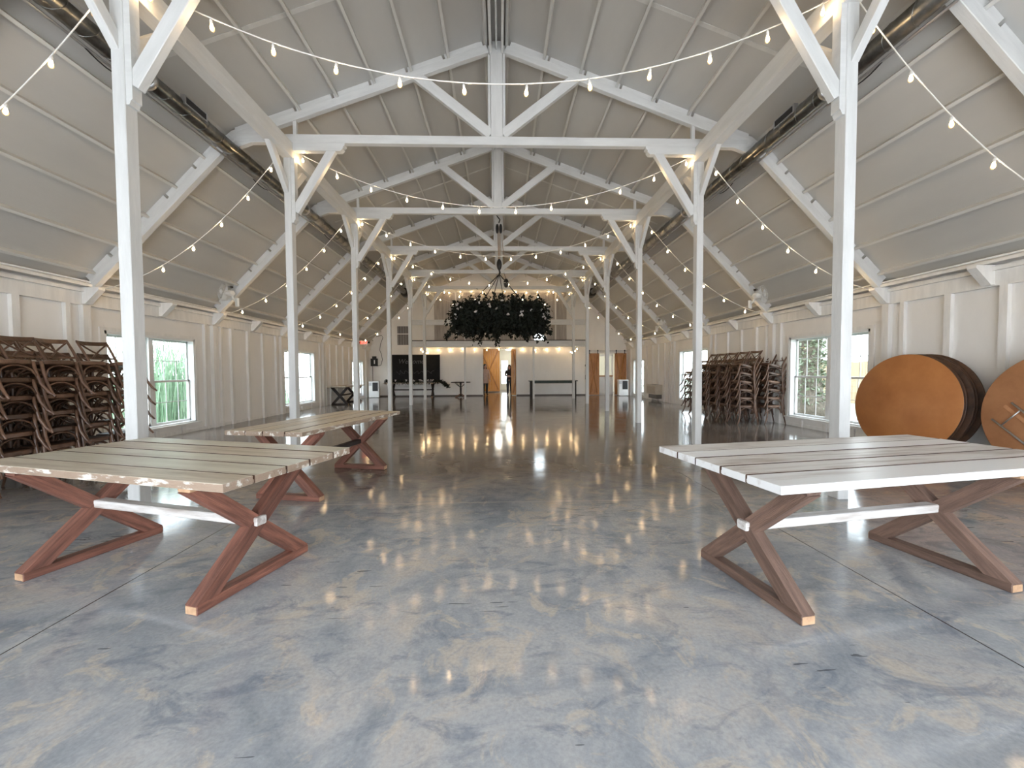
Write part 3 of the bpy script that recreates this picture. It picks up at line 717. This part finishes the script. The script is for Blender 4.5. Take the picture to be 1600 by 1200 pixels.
t = thing('barn_door_track', 'grey steel track above the right pair of barn doors', 'rail', (5.75,20.98,2.36)); MB().box(-1.1,1.1,-.02,.01,-.02,.03).build('rail', STEEL, t)
for x in (-.95,-.5,.5,.95): MB().box(x-.02,x+.02,-.04,-.02,-.16,.05).lathe([(.035,-.05),(.035,-.02)], 12, 'y', (x,0,.03)).build('hanger', DARK, t)
t = thing('half_glazed_door', 'white half-glazed door seen between the right barn doors', 'door', (5.77,21.5,0))
MB().box(-.45,-.38,-.02,.02,0,2.2).box(.38,.45,-.02,.02,0,2.2).box(-.45,.45,-.02,.02,2.1,2.2).box(-.45,.45,-.02,.02,0,.12).box(-.38,.38,-.01,.01,.12,.98).build('door_leaf', PLAST, t)
MB().box(-.45,.45,-.03,.03,.98,1.06).build('lock_rail', RAWW, t); MB().box(-.38,.38,-.003,.003,1.06,2.1).build('pane', GLASS, t)
# ---------------------------------------------------------------- furniture at the far end
cb = thing('chalkboard', 'large black chalkboard with faint chalk lettering standing on the table', 'chalkboard', (-4.42,20.86,.765))
cb.rotation_euler = (-.04,0,0)
MB().box(-1.24,1.24,0,.03,0,1.42).build('board', BLACKP, cb)
MB().box(-1.27,-1.24,-.01,.04,0,1.45).box(1.24,1.27,-.01,.04,0,1.45).box(-1.27,1.27,-.01,.04,1.42,1.45).build('frame', DARK, cb)
def text_on(txt, size, loc, parent, m, name='lettering', shear=.25):
    cu = bpy.data.curves.new(name, 'FONT'); cu.body = txt; cu.size = size; cu.extrude = .001; cu.align_x = 'CENTER'; cu.shear = shear
    o = bpy.data.objects.new(name, cu); C.objects.link(o); bpy.context.view_layer.update()
    me = bpy.data.meshes.new_from_object(o.evaluated_get(bpy.context.evaluated_depsgraph_get())); bpy.data.objects.remove(o)
    q = bpy.data.objects.new(name, me); C.objects.link(q); me.materials.clear(); me.materials.append(m)
    q.parent = parent; q.location = loc; q.rotation_euler = (PI/2,0,0); return q
text_on('Welcome', .34, (-.25,-.006,.98), cb, CHALK)
sq = MB()      # second line: illegible handwriting
x = -1.0; pts = []
while x < .95:
    pts.append((x+.035*math.sin(x*27), -.004, .52+.07*math.sin(x*22)+.09*max(0,math.sin(x*5.3))**3*math.sin(x*31))); x += .012
sq.tube(pts, .006, 4); sq.build('chalk_scrawl', CHALK, cb)
def leafy(path_pts, count, spread, size, seed, droop=0.):
    r = random.Random(seed); mb = MB()
    for _ in range(count):
        p = Vector(r.choice(path_pts)); o = Vector((r.gauss(0,spread[0]), r.gauss(0,spread[1]), r.gauss(0,spread[2]))); p = p+o
        a = Vector((r.uniform(-1,1), r.uniform(-1,1), r.uniform(-1,.5)-droop)).normalized(); L = size*r.uniform(.6,1.4); wd = L*r.uniform(.22,.4)
        b = a.cross(Vector((r.uniform(-1,1), r.uniform(-1,1), r.uniform(-1,1)))).normalized()*wd; c = a.cross(b).normalized()*wd*.35
        mb.add([p, p+a*L*.4+b+c, p+a*L, p+a*L*.4-b+c], [(0,1,2),(0,2,3)])
    return mb
gp = [(-5.85+2.9*i/60, 20.33, .80) for i in range(61)]
g = thing('floral_garland', 'dark leafy garland with white flowers along the chalkboard table', 'garland', (-4.4,20.33,.775))
sh = lambda P, o: [(x-o[0],y-o[1],z-o[2]) for x,y,z in P]
o_ = (-4.4,20.33,.775)
leafy(sh(gp,o_)+[(1.5+.02*i,0,-.02*i) for i in range(12)], 1500, (.03,.05,.04), .09, 3).build('greenery', LEAFD, g)
fm = MB()
rr_ = random.Random(4)
for cx_ in (-1.25,-.95,-.4,-.05,.03,.30,.42,.75,.88,.95):
    for _ in range(5): fm.ball((cx_+rr_.uniform(-.05,.05), -.06+rr_.uniform(-.03,.03), .08+rr_.uniform(-.03,.05)), .032, 6, (1,1,.8))
tag(fm.build('blossoms', FLOW, g), kind='stuff')
# pedestal table
t = thing('pedestal_table', 'small dark pedestal table between the chalkboard table and the doorway', 'table', (-2.0,20.2,0))
MB().lathe([(.49,.745),(.50,.75),(.50,.775),(.49,.78)], 40).build('tabletop', DWOOD, t)
MB().lathe([(.05,.05),(.04,.2),(.05,.45),(.035,.6),(.06,.745)], 16).build('column', DWOOD, t)
for i in range(4):
    a = PI/4+i*PI/2; c_, s_ = math.cos(a), math.sin(a)
    MB().tube([(c_*.04,s_*.04,.16),(c_*.2,s_*.2,.07),(c_*.36,s_*.36,.02)], .022, 6).build('foot', REDW, t)
    MB().tube([(c_*.04,s_*.04,.52),(c_*.22,s_*.22,.62),(c_*.36,s_*.36,.74)], .014, 6).build('bracket', DWOOD, t)
# long serving table
t = thing('serving_table', 'long dark green serving table against the far wall right of doorway', 'table', (2.75,20.35,0))
timber('tabletop', (-1.25,0,.80), (1.25,0,.80), .62, .04, GREEN, t); MB().box(-1.12,1.12,-.27,-.25,.68,.78).box(-1.12,1.12,.25,.27,.68,.78).build('apron', GREEN, t)
for x in (-1.12,1.12):
    MB().bbox(-.0,.01,0,.01,0,.01,.001)
    for y in (-.24,.24): timber('leg', (x,y,0), (x,y,.78), .11, .11, DWOOD, t, (1,0,0))
def cooler(label, x, y, rz):
    t = thing('floor_cooler', label, 'appliance', (x,y,0), rz, 'white cooler units')
    mb = MB(); mb.box(-.24,.24,-.22,.22,.02,.82); mb.build('cabinet', PLAST, t)
    MB().box(-.06,.20,-.232,-.22,.34,.78).build('front_panel', DARK, t)
    MB().box(-.235,-.10,-.226,-.22,.62,.78).build('control_panel', STEEL, t)
    MB().box(-.25,.25,-.23,.23,.80,.835).build('lid', PLAST, t)
    for a in (-.2,.2):
        for b in (-.18,.18): MB().lathe([(.025,0),(.025,.03)], 10, 'z', (a,b,0)).build('foot', DARK, t)
cooler('white upright cooler unit with black panel in the far left corner', -6.42, 20.35, .15)
cooler('white upright cooler unit with black panel in the far right corner', 6.42, 20.35, -.10)
# wall heater / AC unit on the right wall
t = thing('wall_air_unit', 'cream through-wall air unit low on the right wall', 'air conditioner', (6.9,17.0,.10))
MB().box(-.30,0,-.52,.52,.18,.60).build('cabinet', CREAM, t); MB().box(-.27,-.05,-.40,.10,.595,.605).build('air_outlet', VENTM, t)
MB().box(-.22,0,-.46,.46,0,.18).build('plinth', VENTM, t); MB().box(-.304,-.30,-.45,.45,.22,.52).build('intake_grille', mat('tan_grille', (.50,.44,.37), .5, (.42,.37,.31), 10, (1,1,30)), t)
# exit sign, electrics, grilles
t = thing('exit_sign', 'red exit sign beside the left doorway near the far corner', 'sign', (-6.55,19.3,2.62))
MB().box(-.17,.17,-.03,.03,0,.22).build('housing', PLAST, t); text_on('EXIT', .17, (0,-.036,.05), t, RED, 'lettering', 0)
for s in (-1,1): MB().lathe([(.045,0),(.05,.05),(.03,.08)], 12, 'y', (s*.24,-.06,.12)).tube([(s*.17,0,.12),(s*.24,0,.12)], .01, 6).build('emergency_lamp', DARK, t)
MB().box(-.35,-.17,-.01,.01,.08,.14).build('wall_bracket', DARK, t)
t = thing('power_box', 'black electrical box with hanging cables on the far wall corner', 'electrical box', (-6.62,21.1,1.62))
MB().box(-.17,.17,-.14,0,0,.40).build('case', DARK, t); MB().box(-.10,.10,-.10,0,.40,.52).build('top_hood', DARK, t); MB().box(0,.06,-.145,-.14,.12,.32).build('switch_plate', PLAST, t)
MB().tube([(.14,-.06,.0),(.34,-.05,.05),(.42,-.04,.35),(.36,-.03,.65),(.28,-.03,.85),(.34,-.03,1.2),(.46,-.03,1.5),(.40,-.03,1.62),(.1,-.03,1.56)], .012, 6).build('cable', DARK, t)
MB().tube([(-.1,-.03,0),(-.1,-.03,-1.5)], .012, 6).build('conduit', DARK, t)
t = thing('return_air_grille', 'pair of grey louvred grilles high on the far wall', 'vent', (-5.08,21.1,2.74))
for z in (0,.60):
    f = MB().box(-.32,.32,-.03,0,z,z+(.55 if z == 0 else .38)).build('grille', VENTM, t)
    for i in range(5): MB().box(-.27+i*.135-.005,-.27+i*.135+.005,-.036,-.03,z,z+(.55 if z == 0 else .38)).build('louvre', STEEL, f)
t = thing('wall_phone', 'white box with dark handset by the right barn doors', 'phone', (4.64,21.1,1.15))
MB().box(-.06,.08,-.07,0,0,.22).build('base', PLAST, t); MB().box(-.05,0,-.11,-.07,-.02,.24).build('handset', PLAST, t)
MB().ball((0,-.03,.45), .06, 8, (1,.5,1.2)).build('bell', DARK, t); MB().box(-.04,.04,-.05,0,-.30,-.06).build('holder', DARK, t)
# oscillating fans on the side rafters
def fan(label, x, y, z, rz):
    t = thing('wall_fan', label, 'fan', (x,y,z), rz, 'white fans under the side slopes')
    g_ = MB(); n = 40
    for r in (.05,.11,.17,.215):
        g_.tube([(r*math.cos(2*PI*i/24), -.16-.04*(1-(r/.215)**2), r*math.sin(2*PI*i/24)) for i in range(25)], .003, 4)
    for i in range(28):
        a = 2*PI*i/28; g_.tube([(.04*math.cos(a),-.20,.04*math.sin(a)),(.13*math.cos(a),-.19,.13*math.sin(a)),(.215*math.cos(a),-.155,.215*math.sin(a)),(.2*math.cos(a),-.08,.2*math.sin(a)),(.06*math.cos(a),-.05,.06*math.sin(a))], .0018, 4)
    g_.build('guard', PLAST, t)
    MB().lathe([(.002,-.215),(.045,-.21),(.05,-.20),(.05,-.19)], 16, 'y').build('hub_cap', PLAST, t)
    MB().lathe([(.02,-.13),(.06,-.10),(.075,-.03),(.065,.06),(.03,.09)], 16, 'y').build('motor', PLAST, t)
    b = MB()
    for i in range(3):
        a = 2*PI*i/3; c_, s_ = math.cos(a), math.sin(a); c2, s2 = math.cos(a+.9), math.sin(a+.9)
        b.add([(c_*.03,-.15,s_*.03),(c_*.18,-.145,s_*.18),(c2*.19,-.125,s2*.19),(c2*.03,-.13,s2*.03)], [(0,1,2,3)])
    b.build('blades', PLAST, t)
    MB().tube([(0,.02,0),(0,.06,-.12),(0,.14,-.2)], .02, 8).box(-.05,.05,.13,.17,-.3,-.1).build('bracket', PLAST, t)
    MB().box(-.04,.04,-.02,.05,.12,.16).build('switch', DARK, t)
fan('white guarded fan on the left slope above the second window', -6.33, 9.55, 3.20, -.5)
fan('white guarded fan on the right slope, nearer of the two', 6.33, 9.55, 3.14, .5)
fan('white guarded fan on the right slope, farther of the two', 6.33, 15.4, 3.16, .5)
# ---------------------------------------------------------------- hanging greenery chandelier and hoist
WX, WY, WZ = .02, 12.33, 2.98
t = thing('greenery_chandelier', 'huge dark wreath chandelier of leaves and flowers hanging over the aisle', 'chandelier', (WX,WY,WZ))
ring = [(1.2*math.cos(2*PI*i/120), 1.2*math.sin(2*PI*i/120), 0) for i in range(121)]
MB().tube(ring, .03, 8).build('hoop', DARK, t)
core = MB(); rq = random.Random(12)      # twiggy core under the leaves
for i in range(170):
    a = rq.uniform(0,2*PI); b = a+rq.uniform(.2,.5); z = rq.uniform(-.25,.28); r = 1.17+rq.uniform(-.18,.18)
    core.tube([(r*math.cos(a+(b-a)*f), r*math.sin(a+(b-a)*f), z+rq.uniform(-.05,.05)) for f in (0,.5,1)], .018, 5)
core.build('branches', DARK, t)
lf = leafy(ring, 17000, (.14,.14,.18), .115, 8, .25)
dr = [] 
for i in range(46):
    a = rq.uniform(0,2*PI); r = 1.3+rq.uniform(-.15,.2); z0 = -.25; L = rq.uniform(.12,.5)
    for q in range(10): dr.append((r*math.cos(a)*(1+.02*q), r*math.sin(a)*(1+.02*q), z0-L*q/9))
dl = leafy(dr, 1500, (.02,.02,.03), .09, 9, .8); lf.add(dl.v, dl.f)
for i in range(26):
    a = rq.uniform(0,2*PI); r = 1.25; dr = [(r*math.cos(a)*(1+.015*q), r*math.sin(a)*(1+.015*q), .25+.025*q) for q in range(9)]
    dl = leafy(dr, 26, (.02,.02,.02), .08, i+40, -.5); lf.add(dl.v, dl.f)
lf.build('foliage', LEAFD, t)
fm = MB()
for i in range(34):
    a = rq.uniform(PI,2*PI) if i < 26 else rq.uniform(0,PI); r = 1.46+rq.uniform(-.05,.08); z = rq.uniform(-.2,.3)
    for q in range(3): fm.ball((r*math.cos(a)+rq.uniform(-.03,.03), r*math.sin(a), z+rq.uniform(-.03,.03)), .026, 5)
tag(fm.build('flowers', FLOW, t), kind='stuff')
for i in range(6):
    a = 2*PI*i/6+.3; MB().tube([(0,0,1.35),(1.27*math.cos(a),1.27*math.sin(a),.02)], .012, 6).build('chain', DARK, t)
h = thing('hoist_tackle', 'black hook and rope pulley hoist holding the greenery chandelier', 'pulley', (WX,WY,0))
MB().tube([(0,.12,6.18),(0,.0,6.20),(-.07,0,6.13),(-.02,0,6.06),(.03,0,6.0),(.0,0,5.9)], .018, 8).build('hook', DARK, h)
for dx in (-.055,.055): MB().ball((dx,0,5.72), .07, 8, (.7,.8,2.2)).build('pulley_block', DARK, h)
MB().ball((0,0,4.62), .09, 8, (.9,.9,2)).build('pulley_block', DARK, h)
MB().tube([(0,0,4.45),(.02,0,4.38),(0,0,4.33)], .03, 6).build('shackle', DARK, h)
for dx in (-.04,0,.04): MB().tube([(dx,0,5.6),(dx*.6,0,4.75)], .012, 6).build('rope', ROPE, h)
MB().tube([(.08,.12,5.6),(.16,.12,4.8)], .008, 6).build('rope', ROPE, h)
tag(MB().ball((.28,15.35,4.72), .10, 8, (1,1,1.8)).tube([(.28,15.35,4.85),(.2,15.5,5.16)], .01, 6).build('spare_pulley', DARK), 'black pulley hanging behind and right of the main hoist', 'pulley')
# ---------------------------------------------------------------- people in the doorway
def skin_body(name, joints, edges, radii, m, parent, sub=2):
    me = bpy.data.meshes.new(name); me.from_pydata(joints, edges, []); o = bpy.data.objects.new(name, me); C.objects.link(o); o.parent = parent
    me.materials.append(m)
    md = o.modifiers.new('skin', 'SKIN'); md.use_smooth_shade = True
    for v, r in zip(me.skin_vertices[0].data, radii): v.radius = r if isinstance(r, tuple) else (r, r)
    me.skin_vertices[0].data[0].use_root = True
    s_ = o.modifiers.new('sub', 'SUBSURF'); s_.levels = sub; s_.render_levels = sub
    return o
def person(label, x, y, rz, coat, trouser, hair_long, arms, hs=1.0, stripes=None):
    t = thing('person', label, 'person', (x,y,0), rz); t.scale = (hs,)*3
    # faces -y
    J = [(0,0,.92),(0,.0,1.10),(0,.01,1.27),(0,.01,1.38),(0,0,1.46),(0,-.005,1.50)]; Rd = [(.14,.10),(.115,.085),(.13,.09),(.10,.07),(.045,.045),(.045,.045)]; E = [(0,1),(1,2),(2,3),(3,4),(4,5)]
    body_r = list(Rd)
    for s in (-1,1):
        b = len(J); J += [(s*.09,0,.84),(s*.095,-.01,.48),(s*.10,.02,.10),(s*.10,-.03,.045),(s*.105,-.12,.03)]; body_r += [(.085,.085),(.055,.055),(.038,.038),(.036,.034),(.03,.022)]; E += [(0,b),(b,b+1),(b+1,b+2),(b+2,b+3),(b+3,b+4)]
        b = len(J); el, ha = arms[0 if s < 0 else 1]
        J += [(s*.165,.01,1.37),el,ha]; body_r += [(.05,.05),(.034,.034),(.022,.022)]; E += [(3,b),(b,b+1),(b+1,b+2)]
        d = (Vector(ha)-Vector(el)).normalized(); sd = d.cross(Vector((0,0,1))); sd = sd.normalized() if sd.length > .1 else Vector((1,0,0))
        hb_ = len(J); J.append(tuple(Vector(ha)+d*.05)); body_r.append((.024,.014)); E.append((b+2,hb_))
        for f in range(4):
            c = len(J); o_ = sd*(.024-.016*f); L = (.07,.08,.075,.06)[f]
            J += [tuple(Vector(ha)+d*.075+o_), tuple(Vector(ha)+d*(.075+L*.6)+o_*1.1), tuple(Vector(ha)+d*(.075+L)+o_*1.1-Vector((0,0,.012)))]
            body_r += [(.008,.008)]*3; E += [(hb_,c),(c,c+1),(c+1,c+2)]
        c = len(J); J += [tuple(Vector(ha)+d*.03+sd*.034), tuple(Vector(ha)+d*.06+sd*.052)]; body_r += [(.009,.009)]*2; E += [(hb_,c),(c,c+1)]
    skin_body('body', J, E, body_r, SKIN, t)
    hd = MB(); hd.ball((0,0,0), .10, 12, (.78,.92,1.15)); hd.ball((0,-.055,-.055), .052, 8, (.85,.7,1)); hd.tube([(0,-.085,.02),(0,-.112,-.02),(0,-.095,-.03)], [.008,.014,.01], 6)
    for s in (-1,1): hd.ball((s*.08,0,-.01), .022, 6, (.5,.8,1.3))
    h_ = hd.build('head', SKIN, t, (0,-.01,1.585))
    MB().ball((-.032,-.086,.012), .011, 6).ball((.032,-.086,.012), .011, 6).build('eyes', HAIR, h_)
    MB().tube([(-.022,-.092,-.058),(0,-.097,-.060),(.022,-.092,-.058)], .005, 5).build('mouth', mat('lips', (.35,.12,.10), .5), h_)
    hr = MB(); hr.ball((0,.022,.028), .112, 12, (.84,.92,1.05))
    for i in range(15):
        a = -.1+PI*1.07*i/14+0; cx_, cy_ = .085*math.cos(a), .02+.08*math.sin(a)
        hr.tube([(cx_,cy_,.06),(cx_*1.12,cy_*1.1,-.06),(cx_*1.25,cy_+.01,-.15-(.17 if hair_long else 0)),(cx_*1.2,cy_+.0,-.20-(.22 if hair_long else 0))], [.02,.024,.02,.006], 6)
    hr.build('hair', HAIR, h_)
    # clothing: lofted coat/top, sleeves, trousers, shoes
    def loft(prof, n=20):
        vs = []; 
        for z, rx, ry, oy in prof:
            for i in range(n): a = 2*PI*i/n; vs.append((rx*math.cos(a), oy+ry*math.sin(a), z))
        fs = [(k*n+i,k*n+(i+1)%n,(k+1)*n+(i+1)%n,(k+1)*n+i) for k in range(len(prof)-1) for i in range(n)]
        return vs, fs
    v_, f_ = loft(coat['prof']); mb = MB(); mb.add(v_, f_, True)
    for s in (-1,1):
        el, ha = arms[0 if s < 0 else 1]; mb.tube([(s*.12,.01,1.385),(s*.185,.01,1.35),el,tuple(Vector(el).lerp(Vector(ha),.9))], [.06,.062,.05,.04], 10)
    mb.build('coat', coat['mat'], t)
    if stripes:
        v_, f_ = loft([(stripes[0],.178,.135,0),(stripes[1],.180,.135,0)]); MB().add(v_, f_, True).build('stripe', stripes[2], t)
    tr = MB()
    for s in (-1,1): tr.tube([(s*.075,0,.95),(s*.09,0,.80),(s*.097,-.01,.48),(s*.10,.02,.10)], [.105,.10,.07,.055], 12)
    tr.build('trousers', trouser, t)
    for s in (-1,1): MB().ball((s*.102,-.045,.05), .06, 8, (.75,1.9,.8)).build('shoe', DARK, t)
    return t
COAT = mat('tan_coat', (.56,.41,.35), .8, (.48,.34,.29), 12); KNIT = mat('dark_knit', (.035,.035,.04), .9, (.02,.02,.025), 30); PINKS = mat('pale_stripe', (.70,.56,.53), .9); JEAN = mat('dark_jeans', (.03,.04,.055), .8, (.02,.026,.038), 20)
person('person in long tan coat and dark trousers at left side of doorway', -.80, 21.55, .45, dict(prof=[(.66,.21,.17,.0),(.85,.19,.15,0),(1.05,.155,.12,0),(1.25,.175,.125,0),(1.40,.13,.10,0),(1.45,.07,.07,0)], mat=COAT), DARK, True,
       [((-.22,-.02,1.10),(-.19,-.16,.90)), ((.22,-.02,1.10),(.20,-.15,.88))], 1.0)
person('person with long dark hair in striped top and dark jeans at right of doorway', .53, 21.75, -.25, dict(prof=[(.88,.18,.135,0),(1.0,.165,.13,0),(1.15,.15,.12,0),(1.28,.175,.13,0),(1.40,.13,.10,0),(1.45,.07,.07,0)], mat=KNIT), JEAN, True,
       [((-.24,.0,1.12),(-.05,-.20,1.12)), ((.24,.0,1.12),(.08,-.20,1.08))], .97, (1.02,1.12,PINKS))
# ---------------------------------------------------------------- outside
struct('ground', MB().add([(-60,-20,-.12),(-7.09,-20,-.12),(-7.09,60,-.12),(-60,60,-.12)], [(0,1,2,3)]).add([(7.09,-20,-.12),(60,-20,-.12),(60,60,-.12),(7.09,60,-.12)], [(0,1,2,3)]), GROUND)
def grass_clump(label, x, y, hgt, n, seed, rad=.5):
    t = thing('ornamental_grass', label, 'plant', (x,y,-.12)); r = random.Random(seed); mb = MB()
    for i in range(n):
        a = r.uniform(0,2*PI); q = r.uniform(0,rad); L = hgt*r.uniform(.5,1.15); b = Vector((math.cos(a),math.sin(a),0)); s_ = Vector((-b.y,b.x,0))*r.uniform(.008,.016); p = Vector((r.uniform(-rad,rad),r.uniform(-rad,rad)*1.2,0)); o = r.uniform(.2,.75)*L*.5
        P_ = [p, p+b*o*.3+Vector((0,0,L*.55)), p+b*o*.8+Vector((0,0,L*.9)), p+b*o*1.5+Vector((0,0,L*.8))]
        vs = []
        for k, pp in enumerate(P_): wv = s_*(1-.3*k); vs += [pp-wv, pp+wv]
        mb.add(vs, [(0,1,3,2),(2,3,5,4),(4,5,7,6)])
    mb.build('blades', GRASS, t); return t
grass_clump('tall green ornamental grass outside the first left window', -9.2, 10.9, 2.6, 420, 1, .6)
grass_clump('arching green grass clump outside the first left window, farther part', -9.6, 12.3, 2.3, 420, 2, .6)
grass_clump('pale green grass outside the first left window, nearer part', -9.9, 9.4, 1.5, 260, 3, .6)
grass_clump('low grass outside the second left window', -9.6, 16.8, .8, 400, 5, .9)
t = thing('ivy_tree', 'ivy-covered tree trunk outside the first right window', 'tree', (9.3,11.55,-.12))
MB().tube([(0,0,0),(.03,0,.5),(-.02,.05,1.5),(.1,0,3.0),(.2,.1,4.5)], [.55,.36,.30,.27,.2], 14).build('trunk', BARK, t)
MB().tube([(.1,0,2.4),(.7,.2,3.2),(1.3,.1,4.2)], [.14,.1,.06], 8).build('branch', BARK, t)
pp = [(.33*math.cos(a),.33*math.sin(a),z*.1) for z in range(2,42) for a in [q*.5 for q in range(13)]]
leafy(pp, 2600, (.05,.05,.05), .11, 21).build('ivy', IVY, t)
t = thing('wooden_fence', 'tan board fence outside the first right window', 'fence', (15,10,-.12))
mb = MB(); y = -12
while y < 17.3: mb.box(-.01,.01,y,y+.14,0,1.75+.02*math.sin(y*7)); y += .15
mb.build('fence_boards', FENCE, t); MB().box(.01,.06,-12,17.3,.35,.44).box(.01,.06,-12,17.3,1.35,1.44).build('rail', FENCE, t)
t = thing('white_pergola', 'white pergola posts and rail seen through the second left window', 'pergola', (-10.6,17.5,-.12))
for y in (-2.5,0,2.5,5): MB().box(-.06,.06,y-.06,y+.06,0,2.3).build('post', PLAST, t)
MB().box(-.05,.05,-3,5.5,2.3,2.45).box(-.03,.03,-3,5.5,.9,.98).box(-.03,.03,-3,5.5,.3,.38).build('rail', PLAST, t)
mb = MB(); y = -3
while y < 5.5: mb.box(-.015,.015,y,y+.04,.38,.9); y += .22
mb.build('pickets', PLAST, t)
bpy.context.view_layer.update()
